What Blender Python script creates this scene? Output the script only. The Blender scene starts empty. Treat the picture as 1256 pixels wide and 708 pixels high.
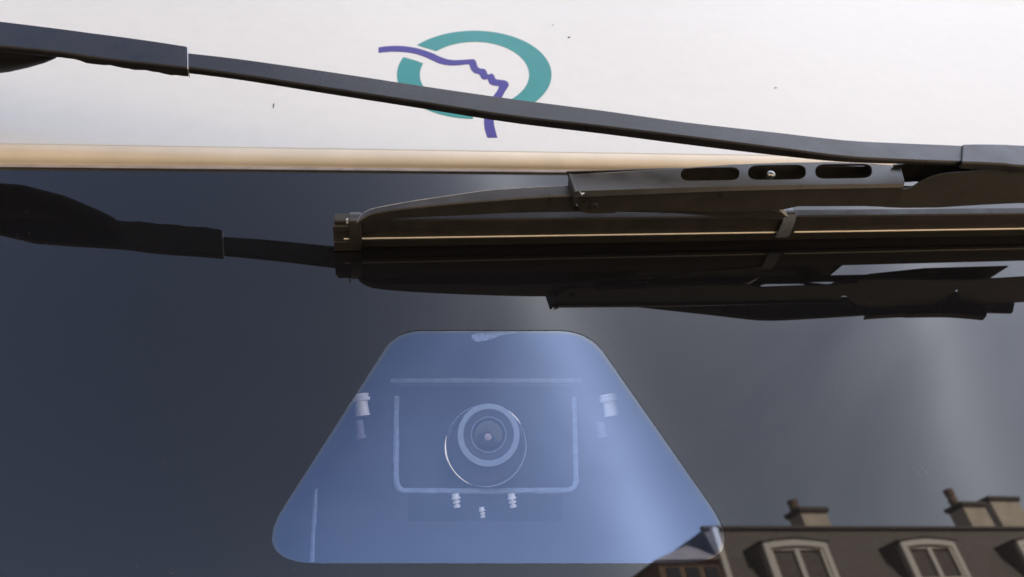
import bpy, bmesh, math, random
from mathutils import Vector, Matrix
random.seed(7)
scene = bpy.context.scene
COL = scene.collection

# ------------------------------------------------------------------ camera
FPX, PW, PH = 911.0, 1256.0, 708.0      # focal length in photo pixels, photo size
H = 0.42                                # eye to windscreen, square to the glass
VX, VY = 470.0, 1331.0                  # where the glass' own normal meets the picture
TAU = math.radians(-8.0)                # lean of the glass (top towards the viewer)
def solve_camera():
    n = Vector((VX - 628, -(VY - 354), -FPX)).normalized()
    s0 = -0.010
    k = -.305 * s0 - .16
    c = -(n[0] + n[1] * s0) / (n[2] + n[1] * k)
    u = Vector((1, s0 + k * c, c)).normalized()
    no = -n
    return u, no.cross(u), no
UC, VC, NC = solve_camera()             # glass axes (right, up, out) seen from the camera
UX = Vector((1, 0, 0))
VV = Vector((0, math.sin(TAU), math.cos(TAU)))
NN = Vector((0, -math.cos(TAU), math.sin(TAU)))
FOOT = Vector((0, 0, 1.55)) - NN * H    # foot of the eye's perpendicular on the glass
def G(u, v, w=0.0):
    return FOOT + UX * u + VV * v + NN * w
def cam2loc(r):
    return Vector((UC.dot(r), VC.dot(r), NC.dot(r)))
def ray(x, y):
    return cam2loc(Vector(((x - 628) / FPX, -(y - 354) / FPX, -1)))
def pw(x, y, w=0.0):                    # plane at height w over the glass
    d = ray(x, y); t = (H - w) / -d.z
    return t * d.x, t * d.y
def P(x, y, w=0.0):
    u, v = pw(x, y, w); return (u, v, w)
def PV(x, y, v):                        # plane of constant v: gives (u, v, w)
    d = ray(x, y); t = v / d.y
    return (t * d.x, v, H + t * d.z)
def refl_dir(x, y):                     # world direction of the mirrored ray
    d = ray(x, y)
    return UX * d.x + VV * d.y - NN * d.z

cd = bpy.data.cameras.new('camera'); cam = bpy.data.objects.new('camera', cd); COL.objects.link(cam)
loc_from_cam = Matrix((UC, VC, NC))
wor_from_loc = Matrix((UX, VV, NN)).transposed()
cam.matrix_world = Matrix.Translation(G(0, 0, H)) @ (wor_from_loc @ loc_from_cam).to_4x4()
cd.sensor_width = 36; cd.lens = 36 * FPX / PW
cd.clip_start = .01; cd.clip_end = 2000
cd.dof.use_dof = True; cd.dof.focus_distance = .53; cd.dof.aperture_fstop = 10
scene.camera = cam

# ------------------------------------------------------------------ light
SUN_EL, SUN_AZ = math.radians(42), math.radians(30)      # azimuth from +Y towards +X
SKY_STRENGTH, SUN_STRENGTH, EXPOSURE = 0.11, 4.2, 1.74
scene.view_settings.view_transform = 'Standard'; scene.view_settings.look = 'None'
scene.view_settings.exposure = EXPOSURE; scene.view_settings.gamma = 1
scene.view_settings.use_curve_mapping = False
world = bpy.data.worlds.new('World'); scene.world = world; world.use_nodes = True
wt = world.node_tree; wt.nodes.clear()
def node(t, typ, ins=None, **props):
    n = t.nodes.new(typ)
    for k, v in props.items(): setattr(n, k, v)
    for k, v in (ins or {}).items():
        if hasattr(v, 'is_output') or isinstance(v, bpy.types.NodeSocket): t.links.new(v, n.inputs[k])
        else: n.inputs[k].default_value = v
    return n
sky = node(wt, 'ShaderNodeTexSky', sky_type='NISHITA', sun_disc=False, sun_elevation=SUN_EL, sun_rotation=SUN_AZ,
           air_density=1.0, dust_density=1.6, ozone_density=1.0)
tc = node(wt, 'ShaderNodeTexCoord')
dirv = tc.outputs['Generated']
# added to the sky: a veil brightening towards +X, two streaks imitating lens flare
ra, rb = refl_dir(620, 215).normalized(), refl_dir(790, 660).normalized()
m1 = ra.cross(rb).normalized()
rc, rd = refl_dir(1120, 300).normalized(), refl_dir(1215, 640).normalized()
m2 = rc.cross(rd).normalized()
noi = node(wt, 'ShaderNodeTexNoise', {'Vector': dirv, 'Scale': 3.2, 'Detail': 4.0, 'Roughness': .5, 'Distortion': .6})
def streak(m, sig, gain, noise_amt):
    d = node(wt, 'ShaderNodeVectorMath', {0: dirv, 1: tuple(m)}, operation='DOT_PRODUCT')
    wob = node(wt, 'ShaderNodeMath', {0: noi.outputs['Fac'], 1: .5}, operation='SUBTRACT')
    wob2 = node(wt, 'ShaderNodeMath', {0: wob.outputs[0], 1: noise_amt, 2: d.outputs['Value']}, operation='MULTIPLY_ADD')
    s = node(wt, 'ShaderNodeMath', {0: wob2.outputs[0], 1: 1 / sig}, operation='MULTIPLY')
    p = node(wt, 'ShaderNodeMath', {0: s.outputs[0], 1: s.outputs[0]}, operation='MULTIPLY')
    p1 = node(wt, 'ShaderNodeMath', {0: p.outputs[0], 1: 1.0}, operation='ADD')
    q = node(wt, 'ShaderNodeMath', {0: gain, 1: p1.outputs[0]}, operation='DIVIDE')
    return q.outputs[0]
s1 = streak(m1, .045, 5.2, .06)
s2 = streak(m2, .035, 4.0, .05)
sep = node(wt, 'ShaderNodeSeparateXYZ', {0: dirv})
veil = node(wt, 'ShaderNodeMapRange', {'Value': sep.outputs['X'], 'From Min': -.30, 'From Max': .75, 'To Min': 0.0, 'To Max': 1.0}, interpolation_type='SMOOTHSTEP')
vn = node(wt, 'ShaderNodeMath', {0: veil.outputs[0], 1: noi.outputs['Fac']}, operation='MULTIPLY')
sm = node(wt, 'ShaderNodeMath', {0: s1, 1: s2}, operation='ADD')
sm2a = node(wt, 'ShaderNodeMath', {0: vn.outputs[0], 1: 7.5, 2: sm.outputs[0]}, operation='MULTIPLY_ADD')
sm2 = node(wt, 'ShaderNodeMath', {0: sm2a.outputs[0], 1: .12}, operation='ADD')
up = node(wt, 'ShaderNodeMapRange', {'Value': sep.outputs['Z'], 'From Min': 0.0, 'From Max': .12})
sm3 = node(wt, 'ShaderNodeMath', {0: sm2.outputs[0], 1: up.outputs[0]}, operation='MULTIPLY')
cl = node(wt, 'ShaderNodeVectorMath', {0: (.98, .985, 1.03), 'Scale': sm3.outputs[0]}, operation='SCALE')
skyt = node(wt, 'ShaderNodeVectorMath', {0: sky.outputs[0], 1: (.95, .82, .80)}, operation='MULTIPLY')
addc = node(wt, 'ShaderNodeVectorMath', {0: skyt.outputs[0], 1: cl.outputs[0]}, operation='ADD')
bg = node(wt, 'ShaderNodeBackground', {'Color': addc.outputs[0], 'Strength': SKY_STRENGTH})
wo = node(wt, 'ShaderNodeOutputWorld', {'Surface': bg.outputs[0]})
sd = bpy.data.lights.new('sun', 'SUN'); sd.energy = SUN_STRENGTH; sd.angle = math.radians(.5); sd.color = (1, .93, .82)
sun = bpy.data.objects.new('sun', sd); COL.objects.link(sun)
sdir = Vector((math.sin(SUN_AZ) * math.cos(SUN_EL), math.cos(SUN_AZ) * math.cos(SUN_EL), math.sin(SUN_EL)))
sun.rotation_euler = sdir.to_track_quat('Z', 'Y').to_euler()
sun.location = (0, 0, 20)

# ------------------------------------------------------------------ materials
def mat(name, color, rough=.5, metal=0.0, spec=.5, coat=0.0, bump=0.0, bscale=300.0, var=0.0, vscale=20.0,
        col2=None, rvar=0.0, dust=0.0, dscale=900.0, dth=.035):
    m = bpy.data.materials.new(name); m.use_nodes = True; t = m.node_tree
    b = t.nodes['Principled BSDF']
    b.inputs['Base Color'].default_value = (*color, 1); b.inputs['Roughness'].default_value = rough
    b.inputs['Metallic'].default_value = metal; b.inputs['Specular IOR Level'].default_value = spec
    b.inputs['Coat Weight'].default_value = coat
    co = node(t, 'ShaderNodeTexCoord').outputs['Object']
    if var or col2:
        n = node(t, 'ShaderNodeTexNoise', {'Vector': co, 'Scale': vscale, 'Detail': 6.0, 'Roughness': .6})
        r = node(t, 'ShaderNodeMapRange', {'Value': n.outputs['Fac'], 'From Min': .3, 'From Max': .7})
        c2 = col2 or tuple(min(1, c * (1 + var)) for c in color)
        c1 = color if col2 else tuple(c * (1 - var) for c in color)
        mx = node(t, 'ShaderNodeMix', {'Factor': r.outputs[0]}, data_type='RGBA')
        mx.inputs[6].default_value = (*c1, 1); mx.inputs[7].default_value = (*c2, 1)
        out = mx.outputs[2]
        t.links.new(out, b.inputs['Base Color'])
        if rvar:
            rr = node(t, 'ShaderNodeMapRange', {'Value': n.outputs['Fac'], 'From Min': .3, 'From Max': .7, 'To Min': max(0, rough - rvar), 'To Max': rough + rvar})
            t.links.new(rr.outputs[0], b.inputs['Roughness'])
    if dust:
        vo = node(t, 'ShaderNodeTexVoronoi', {'Vector': co, 'Scale': dscale, 'Randomness': 1.0})
        n3 = node(t, 'ShaderNodeTexNoise', {'Vector': co, 'Scale': dscale / 9, 'Detail': 2.0})
        th = node(t, 'ShaderNodeMapRange', {'Value': n3.outputs['Fac'], 'From Min': .5, 'From Max': .75, 'To Min': 0.0, 'To Max': dth * 6})
        lt = node(t, 'ShaderNodeMath', {0: vo.outputs['Distance'], 1: th.outputs[0]}, operation='LESS_THAN')
        mm = node(t, 'ShaderNodeMath', {0: lt.outputs[0], 1: dust}, operation='MULTIPLY')
        mx2 = node(t, 'ShaderNodeMix', {'Factor': mm.outputs[0]}, data_type='RGBA')
        if b.inputs['Base Color'].is_linked:
            src = b.inputs['Base Color'].links[0].from_socket; t.links.new(src, mx2.inputs[6])
        else: mx2.inputs[6].default_value = (*color, 1)
        mx2.inputs[7].default_value = (.42, .40, .37, 1) if sum(color) < 1.2 else (.12, .11, .10, 1)
        t.links.new(mx2.outputs[2], b.inputs['Base Color'])
    if bump:
        n2 = node(t, 'ShaderNodeTexNoise', {'Vector': co, 'Scale': bscale, 'Detail': 3.0})
        bp = node(t, 'ShaderNodeBump', {'Height': n2.outputs['Fac'], 'Strength': bump, 'Distance': .001})
        t.links.new(bp.outputs[0], b.inputs['Normal'])
    return m

M = {}
M['glass'] = mat('black_glass', (.006, .006, .007), .012, spec=.5, dust=.4, dscale=300, dth=.016)
M['arm'] = mat('satin_black_paint', (.014, .013, .013), .32, spec=.30, bump=.22, bscale=1400, var=.45, vscale=35, rvar=.09, dust=.35, dscale=900, dth=.02)
M['plastic'] = mat('black_plastic', (.032, .028, .022), .34, spec=.5, bump=.12, bscale=1100, var=.3, vscale=50, rvar=.07, dust=.4, dscale=800, dth=.025)
M['rubber'] = mat('black_rubber', (.028, .023, .018), .55, spec=.4, bump=.15, bscale=700, var=.35, vscale=70, rvar=.08, dust=.4, dscale=900, dth=.03)
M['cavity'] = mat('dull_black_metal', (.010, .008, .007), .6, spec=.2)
M['steel'] = mat('polished_steel', (.95, .86, .70), .28, metal=.55, var=.08, vscale=120)
M['zinc'] = mat('zinc_plated_steel', (.62, .62, .60), .3, metal=1, var=.15, vscale=400)
M['white'] = mat('white_bus_paint', (.635, .658, .66), .42, spec=.3, coat=.0, bump=.06, bscale=260, var=.022, vscale=45, dust=.4, dscale=330, dth=.012)
M['bead'] = mat('cream_bead_paint', (.68, .61, .49), .36, bump=.05, bscale=120, var=.06, vscale=22, dust=.35, dscale=240, dth=.02)
M['lip'] = mat('grey_sealant', (.36, .34, .36), .5, var=.2, vscale=60)
M['teal'] = mat('teal_vinyl', (.026, .24, .25), .42, spec=.2, bump=.03, bscale=300, var=.04, vscale=30)
M['violet'] = mat('violet_vinyl', (.045, .032, .25), .42, spec=.2, bump=.03, bscale=300, var=.04, vscale=30)
M['housing'] = mat('slate_blue_housing', (.040, .045, .060), .55, spec=.25, bump=.1, bscale=500, var=.12, vscale=25)
M['housing_dark'] = mat('dark_slate_housing', (.020, .024, .034), .5, spec=.25, var=.12, vscale=25)
M['gasket'] = mat('pale_blue_gasket', (.20, .25, .36), .6, bump=.4, bscale=700, var=.2, vscale=200)
M['lensring'] = mat('grey_blue_lens_ring', (.26, .33, .46), .5, var=.06, vscale=90)
M['lensblack'] = mat('dark_lens_barrel', (.030, .040, .068), .35, spec=.4)
M['lensglass'] = mat('lens_glass', (.012, .016, .03), .03, spec=.8)
M['lensdot'] = mat('lens_core', (.40, .32, .36), .3)
M['busbody'] = mat('bus_body_paint', (.10, .13, .13), .35, coat=.3, var=.05)
def schlick(t, f0):                                         # reflectance f0 square on, rising to grazing; the same from either side
    lw = node(t, 'ShaderNodeLayerWeight', {'Blend': .5})
    p5 = node(t, 'ShaderNodeMath', {0: lw.outputs['Facing'], 1: 5.0}, operation='POWER')
    return node(t, 'ShaderNodeMath', {0: p5.outputs[0], 1: 1 - f0, 2: f0}, operation='MULTIPLY_ADD')
def film_mat():
    m = bpy.data.materials.new('blue_window_film'); m.use_nodes = True; t = m.node_tree; t.nodes.clear()
    co = node(t, 'ShaderNodeTexCoord').outputs['Object']
    tr = node(t, 'ShaderNodeBsdfTransparent', {'Color': (.80, .87, .97, 1)})
    gl = node(t, 'ShaderNodeBsdfGlossy', {'Color': (.53, .67, 1.0, 1), 'Roughness': .012})
    ad = schlick(t, .142)
    n = node(t, 'ShaderNodeTexNoise', {'Vector': co, 'Scale': 18.0, 'Detail': 4.0})
    mr = node(t, 'ShaderNodeMapRange', {'Value': n.outputs['Fac'], 'From Min': .3, 'From Max': .7, 'To Min': -.006, 'To Max': .006})
    a2 = node(t, 'ShaderNodeMath', {0: ad.outputs[0], 1: mr.outputs[0]}, operation='ADD')
    mx = node(t, 'ShaderNodeMixShader', {0: a2.outputs[0], 1: tr.outputs[0], 2: gl.outputs[0]})
    node(t, 'ShaderNodeOutputMaterial', {'Surface': mx.outputs[0]})
    return m
M['film'] = film_mat()
def clear_mat(name, tint, add):
    m = bpy.data.materials.new(name); m.use_nodes = True; t = m.node_tree; t.nodes.clear()
    tr = node(t, 'ShaderNodeBsdfTransparent', {'Color': (*tint, 1)})
    gl = node(t, 'ShaderNodeBsdfGlossy', {'Color': (.8, .88, 1, 1), 'Roughness': .01})
    ad = schlick(t, add)
    mx = node(t, 'ShaderNodeMixShader', {0: ad.outputs[0], 1: tr.outputs[0], 2: gl.outputs[0]})
    node(t, 'ShaderNodeOutputMaterial', {'Surface': mx.outputs[0]})
    return m
M['residue'] = mat('chalky_residue', (.17, .19, .25), .8, bump=.5, bscale=900, var=.3, vscale=300)

# ------------------------------------------------------------------ helpers
def tag(o, label=None, cat=None, group=None, kind=None):
    if label: o['label'] = label
    if cat: o['category'] = cat
    if group: o['group'] = group
    if kind: o['kind'] = kind
    return o
def empty(name, loc, label, cat, group=None):
    o = bpy.data.objects.new(name, None); COL.objects.link(o); o.location = loc; o.empty_display_size = .05
    return tag(o, label, cat, group)
def root_loc(p):
    v = Vector((0, 0, 0))
    while p: v += p.location; p = p.parent
    return v
def mesh_obj(name, verts, faces, m, parent=None, bevel=0.0, smooth=True, ang=32, seg=2):
    """verts are world positions"""
    off = root_loc(parent)
    me = bpy.data.meshes.new(name)
    bm = bmesh.new()
    vs = [bm.verts.new(Vector(v) - off) for v in verts]
    for f in faces:
        try: bm.faces.new([vs[i] for i in f])
        except ValueError: pass
    bmesh.ops.recalc_face_normals(bm, faces=bm.faces)
    bm.to_mesh(me); bm.free()
    me.materials.append(m)
    if smooth:
        me.shade_smooth()
        if not bevel: me.set_sharp_from_angle(angle=math.radians(ang))
    o = bpy.data.objects.new(name, me); COL.objects.link(o); o.parent = parent
    if bevel:
        b = o.modifiers.new('bevel', 'BEVEL'); b.width = bevel; b.segments = seg; b.limit_method = 'ANGLE'
        b.angle_limit = math.radians(ang); b.harden_normals = True
    return o
class MB:
    def __init__(s): s.v = []; s.f = []
    def add(s, vs, fs):
        k = len(s.v); s.v += [Vector(v) for v in vs]; s.f += [[i + k for i in f] for f in fs]
    def loft(s, rings, cap=True, closed=True):
        n = len(rings[0]); vs = [p for r in rings for p in r]; fs = []
        for i in range(len(rings) - 1):
            for j in range(n if closed else n - 1):
                a, b = i * n + j, i * n + (j + 1) % n
                fs.append([a, b, b + n, a + n])
        if cap: fs += [list(range(n)), list(range((len(rings) - 1) * n, len(rings) * n))]
        s.add(vs, fs)
    def box(s, c, e, ax=None):
        c = Vector(c); ax = ax or (Vector((1, 0, 0)), Vector((0, 1, 0)), Vector((0, 0, 1)))
        vs = [c + ax[0] * e[0] * i + ax[1] * e[1] * j + ax[2] * e[2] * k for i in (-.5, .5) for j in (-.5, .5) for k in (-.5, .5)]
        s.add(vs, [[0, 1, 3, 2], [4, 6, 7, 5], [0, 4, 5, 1], [2, 3, 7, 6], [0, 2, 6, 4], [1, 5, 7, 3]])
    def cyl(s, c0, c1, r0, r1=None, n=32, cap=True):
        r1 = r0 if r1 is None else r1
        c0, c1 = Vector(c0), Vector(c1); ax = (c1 - c0).normalized()
        a = ax.orthogonal().normalized(); b = ax.cross(a)
        s.loft([[c + (a * math.cos(2 * math.pi * k / n) + b * math.sin(2 * math.pi * k / n)) * r for k in range(n)] for c, r in ((c0, r0), (c1, r1))], cap)
    def lathe(s, c, ax, prof, n=48, cap=False):
        """prof: (radius, height along ax)"""
        c = Vector(c); ax = Vector(ax).normalized(); a = ax.orthogonal().normalized(); b = ax.cross(a)
        s.loft([[c + ax * h + (a * math.cos(2 * math.pi * k / n) + b * math.sin(2 * math.pi * k / n)) * r for k in range(n)] for r, h in prof], cap)
    def go(s, name, m, parent=None, **k): return mesh_obj(name, s.v, s.f, m, parent, **k)
def catmull(pts, sub=6, closed=False):
    out = []; n = len(pts); rng = n if closed else n - 1
    for i in range(rng):
        g = (lambda k: pts[k % n]) if closed else (lambda k: pts[max(0, min(n - 1, k))])
        p0, p1, p2, p3 = g(i - 1), g(i), g(i + 1), g(i + 2)
        for k in range(sub):
            t = k / sub
            out.append(tuple(.5 * ((2 * b) + (-a + c) * t + (2 * a - 5 * b + 4 * c - d) * t * t + (-a + 3 * b - 3 * c + d) * t ** 3) for a, b, c, d in zip(p0, p1, p2, p3)))
    if not closed: out.append(tuple(pts[-1]))
    return out
def round_poly(pts, rads, seg=8):
    out = []; n = len(pts)
    for i in range(n):
        a, b, c = Vector(pts[i - 1]), Vector(pts[i]), Vector(pts[(i + 1) % n]); r = rads[i]
        if r <= 0: out.append(tuple(b)); continue
        p, q = b + (a - b).normalized() * r, b + (c - b).normalized() * r
        for k in range(seg + 1):
            t = k / seg; out.append(tuple(p * (1 - t) ** 2 + b * 2 * t * (1 - t) + q * t * t))
    return out
def plate(name, outline, holes, frame, w0, w1, m, parent=None, bevel=0.0, smooth=True, seg=2):
    """flat plate with holes: 2D outlines in the axes of frame=(origin, a, b, n), from height w0 to w1 along n"""
    cu = bpy.data.curves.new(name + '_outline', 'CURVE'); cu.dimensions = '2D'; cu.fill_mode = 'BOTH'
    for pl in [outline] + holes:
        sp = cu.splines.new('POLY'); sp.points.add(len(pl) - 1); sp.use_cyclic_u = True
        for p, q in zip(sp.points, pl): p.co = (q[0], q[1], 0, 1)
    cu.extrude = (w1 - w0) / 2
    tmp = bpy.data.objects.new(name + '_tmp', cu); COL.objects.link(tmp)
    dg = bpy.context.evaluated_depsgraph_get(); dg.update()
    me = bpy.data.meshes.new_from_object(tmp.evaluated_get(dg))
    bpy.data.objects.remove(tmp); bpy.data.curves.remove(cu)
    o0, a, b, nn = frame; off = root_loc(parent); mid = (w0 + w1) / 2
    bm = bmesh.new(); bm.from_mesh(me)
    bmesh.ops.remove_doubles(bm, verts=bm.verts, dist=1e-6)
    for v in bm.verts: v.co = o0 + a * v.co.x + b * v.co.y + nn * (v.co.z + mid) - off
    bmesh.ops.recalc_face_normals(bm, faces=bm.faces)
    bm.to_mesh(me); bm.free(); me.name = name
    me.materials.clear(); me.materials.append(m)
    if smooth and not bevel: me.shade_smooth(); me.set_sharp_from_angle(angle=math.radians(32))
    o = bpy.data.objects.new(name, me); COL.objects.link(o); o.parent = parent
    if bevel:
        md = o.modifiers.new('bevel', 'BEVEL'); md.width = bevel; md.segments = seg; md.limit_method = 'ANGLE'; md.angle_limit = math.radians(40)
    return o
GF = (FOOT, UX, VV, NN)                                     # the glass' frame
def interp(tab, x):
    if x <= tab[0][0]: return tab[0][1]
    for (a, p), (b, q) in zip(tab, tab[1:]):
        if x <= b: return p + (q - p) * (x - a) / (b - a)
    return tab[-1][1]

# ------------------------------------------------------------------ setting: ground
def ground():
    mb = MB(); mb.add([(-400, -400, 0), (400, -400, 0), (400, 400, 0), (-400, 400, 0)], [[0, 1, 2, 3]])
    m = mat('sandy_asphalt', (.30, .235, .165), .9, spec=.2, var=.25, vscale=.6, bump=.4, bscale=60)
    tag(mb.go('road', m, smooth=False), kind='structure')
    mb = MB(); mb.box((14, -14.6, .06), (160, 4.2, .12), None)
    m2 = mat('pale_paving', (.34, .29, .22), .85, spec=.2, var=.2, vscale=1.5)
    tag(mb.go('pavement', m2, smooth=False), kind='structure')
ground()

# ------------------------------------------------------------------ the bus front
bus = empty('bus', (0, .6, 0), 'city bus front, black windscreen under a white panel with teal and violet emblem', 'bus')
# geometry of the trapezoid window in glass coordinates
tz_px = [(487, 405), (722, 405), (922, 691), (303, 691)]
tz = [pw(*p) for p in tz_px]
tz_out = round_poly(tz, [.020, .026, .045, .040], 12)
V_SEAM = pw(350, 208, 0.0)[1]
V_BOT, U_L, U_R = -1.05, -1.15, 1.35
plate('windscreen', [(U_L, V_BOT), (U_R, V_BOT), (U_R, V_SEAM - .0015), (U_L, V_SEAM - .0015)], [tz_out], GF, -.0014, 0.0, M['glass'], bus, smooth=False)
# clear pane in the window: filmed glass with a bare rim on three sides
tzi = [pw(x, y) for x, y in [(489.6, 408.3), (719, 408.3), (917.5, 690.4), (307.5, 690.4)]]
tz_in = round_poly(tzi, [.019, .025, .0445, .0395], 12)
plate('camera_window', tz_in, [], GF, -.0005, -.0005, M['film'], bus, smooth=False)
M['rimglass'] = clear_mat('bare_window_glass', (.7, .8, .95), .125)
plate('window_rim', tz_out, [tz_in], GF, -.0005, -.0005, M['rimglass'], bus, smooth=False)

# white panel, cream bead and sealant lip: one profile each, run along u
def extrude_u(prof, u0, u1, nseg=1):
    mb = MB(); mb.loft([[G(u0 + (u1 - u0) * i / nseg, v, w) for v, w in prof] for i in range(nseg + 1)])
    return mb
PWT = .011
v1 = V_SEAM + .0135
bead = [(V_SEAM + .002, -.004), (V_SEAM + .002, .0015)]
for k in range(0, 13):
    a = math.radians(7.5 * k)
    bead.append((v1 + .002 - (v1 + .002 - V_SEAM - .0025) * math.cos(a), .002 + (PWT - .0022) * math.sin(a)))
bead += [(v1 + .006, PWT - .0004), (v1 + .006, -.004)]
extrude_u(bead, U_L, U_R).go('rounded_bead', M['bead'], bus, ang=40)
extrude_u([(V_SEAM - .0012, .0002), (V_SEAM - .0012, .0008), (V_SEAM + .0002, .0016), (V_SEAM + .0019, .0016), (V_SEAM + .0019, .0002)], U_L, U_R).go('sealant_lip', M['lip'], bus, bevel=.0004)
panel = None
pp = [(v1 + .0063, -.004), (v1 + .0063, PWT - .0008), (v1 + .0068, PWT - .0002), (v1 + .0075, PWT), (v1 + .0080, PWT), (v1 + .0090, PWT)]
for k in range(1, 13):
    pp.append((v1 + .0075 + .055 * k, PWT - .0028 * (k / 4.) ** 2))
pp.append((pp[-1][0], -.004))
panel = extrude_u(pp, U_L, U_R).go('white_panel', M['white'], bus, ang=50)
# bus body behind, so that the front is the front of something
mb = MB()
prof = [(V_BOT, -.0065), (V_SEAM + .70, -.0065)]
f0, f1 = G(0, V_BOT, -.0085), G(0, V_SEAM + .66, -.0085)
for x0, x1 in ((U_L, U_L + .03), (U_R - .03, U_R)):
    mb.add([(x, y, z) for x in (x0, x1) for y, z in ((f0.y, f0.z), (f1.y, f1.z), (8.5, f1.z), (8.5, f0.z))],
           [[0, 1, 2, 3], [4, 7, 6, 5], [0, 4, 5, 1], [1, 5, 6, 2], [2, 6, 7, 3], [3, 7, 4, 0]])
mb.box(((U_L + U_R) / 2, (f1.y + 8.5) / 2 + .02, f1.z + .02), (U_R - U_L, 8.5 - f1.y, .04))
mb.box(((U_L + U_R) / 2, 4.2, .42), (U_R - U_L, 8.6, .16))
mb.box(((U_L + U_R) / 2, 8.52, (f1.z + f0.z) / 2), (U_R - U_L, .04, f1.z - f0.z))
mb.go('body', M['busbody'], bus, bevel=.01)
mb = MB(); mb.box(((U_L + U_R) / 2, f0.y + .10, (f0.z + .34) / 2), (U_R - U_L, .14, f0.z - .345)); mb.go('bumper', M['busbody'], bus, bevel=.02)
for sx in (U_L + .16, U_R - .16):
    for y in (1.9, 6.6):
        mb = MB(); mb.cyl((sx - .13, y, .47), (sx + .13, y, .47), .47, n=48); mb.go('wheel', M['rubber'], bus, bevel=.02)

# emblem on the white panel (traced in the plane of the panel, real flat vinyl)
ZS = 4.164
def zp(x, y): return (440 + x / ZS, 20 + y / ZS)
def panel_pt(x, y):                                         # hit the slightly curved panel
    w = PWT
    for _ in range(6):
        u, v = pw(x, y, w)
        w = PWT - .0028 * (max(0, (v - v1 - .0075)) / .055 / 4.) ** 2
    return u, v, w
def vinyl(name, pts_px, m, parent):
    pts = [panel_pt(*p) for p in pts_px]
    mb = MB(); top = [G(u, v, w + .00035) for u, v, w in pts]; bot = [G(u, v, w + .00001) for u, v, w in pts]
    n = len(pts); mb.v = top + bot
    mb.f = [list(range(n))] + [[i, (i + 1) % n, n + (i + 1) % n, n + i] for i in range(n)]
    return mb.go(name, m, parent, smooth=False)
def ell(cx, cy, a, b, t): return (cx + a * math.cos(t), cy - b * math.sin(t))
def ang_of(cx, cy, a, b, x, y): return math.atan2(-(y - cy) / b, (x - cx) / a)
O, I = (581.7, 92, 94.8, 54), (582, 92, 67, 40.5)
def ring_piece(o0, o1, i0, i1, extra=None):
    n = 48
    out = [ell(*O, o0 + (o1 - o0) * k / n) for k in range(n + 1)]
    inn = [ell(*I, i1 + (i0 - i1) * k / n) for k in range(n + 1)]
    return out + (extra or []) + inn
a_o = ang_of(*O, 509.6, 54.8); a_i = ang_of(*I, 533.7, 62)
emblem = vinyl('emblem_ring', ring_piece(a_o, math.radians(-64), a_i, math.radians(-50), None), M['teal'], panel)
b_o = ang_of(*O, 491.6, 69.7) ; b_i = ang_of(*I, 517.5, 77.8)
if b_o < 0: b_o += 2 * math.pi
if b_i < 0: b_i += 2 * math.pi
vinyl('emblem_ring', ring_piece(math.radians(269), b_o, math.radians(269), b_i, [(499, 71.5), (508, 74)]), M['teal'], panel)
pf = [(101,160),(160,153),(230,154),(300,165),(370,187),(420,210),(470,224),(530,224),(577,220.5),(590,222),(600,235),(607,258),(620,268),(640,270),(652,281),(657,296),(668,298),(680,294),(692,305),(700,322),(725,326),(752,331),(766,348),(762,362),(745,388),(733,412),(712,450),(697,490),(690,525),(692,560),(708,621),
      (658,621),(643,575),(640,525),(648,480),(668,440),(688,408),(705,385),(716,360),(700,356),(676,350),(664,338),(657,322),(640,325),(625,315),(615,298),(590,290),(572,270),(562,247),(520,250),(470,252),(420,245),(380,228),(340,210),(290,193),(230,184),(160,182),(101,188)]
def sm_poly(pts, corners):
    out = []; n = len(pts); seg = []
    cs = sorted(corners)
    for a, b in zip(cs, cs[1:] + [cs[0] + n]):
        run = [pts[k % n] for k in range(a, b + 1)]
        out += catmull(run, 3)[:-1]
    return out
vinyl('emblem_profile', [zp(*p) for p in sm_poly(pf, [0, 30, 31, 57])], M['violet'], panel)
# chips in the paint
for (x, y, l, wd, a) in ((335.5, 130, 7, 1.6, 1.45), (698, 46, 4, 1.5, .15), (678, 31, 1.5, 1.2, 0), (951, 108, 4, .9, .1)):
    pts = []
    for k in range(10):
        t = 2 * math.pi * k / 10; rr = 1 + random.uniform(-.3, .3)
        px, py = math.cos(t) * l / 2 * rr, math.sin(t) * wd / 2 * rr
        pts.append((x + px * math.cos(a) - py * math.sin(a), y - px * math.sin(a) - py * math.cos(a)))
    vinyl('paint_chip', pts, M['cavity'], panel)

# ------------------------------------------------------------------ wiper
# centre line of the blade on the glass: v as a function of u
bl0, bl1 = pw(412, 303), pw(1256, 288.5)
def vb(u): return bl0[1] + (bl1[1] - bl0[1]) * (u - bl0[0]) / (bl1[0] - bl0[0])
def PB(x, y, off):                                          # point at v = vb(u)+off seen at pixel
    u = 0.1
    for _ in range(8): u, v, w = PV(x, y, vb(u) + off)
    return (u, v, w)
piv = P(-700, -60, .07)
wiper = empty('windscreen_wiper', G(piv[0], piv[1], 0), 'long black wiper with slotted bridge lying across the bus windscreen', 'windscreen wiper')
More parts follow.
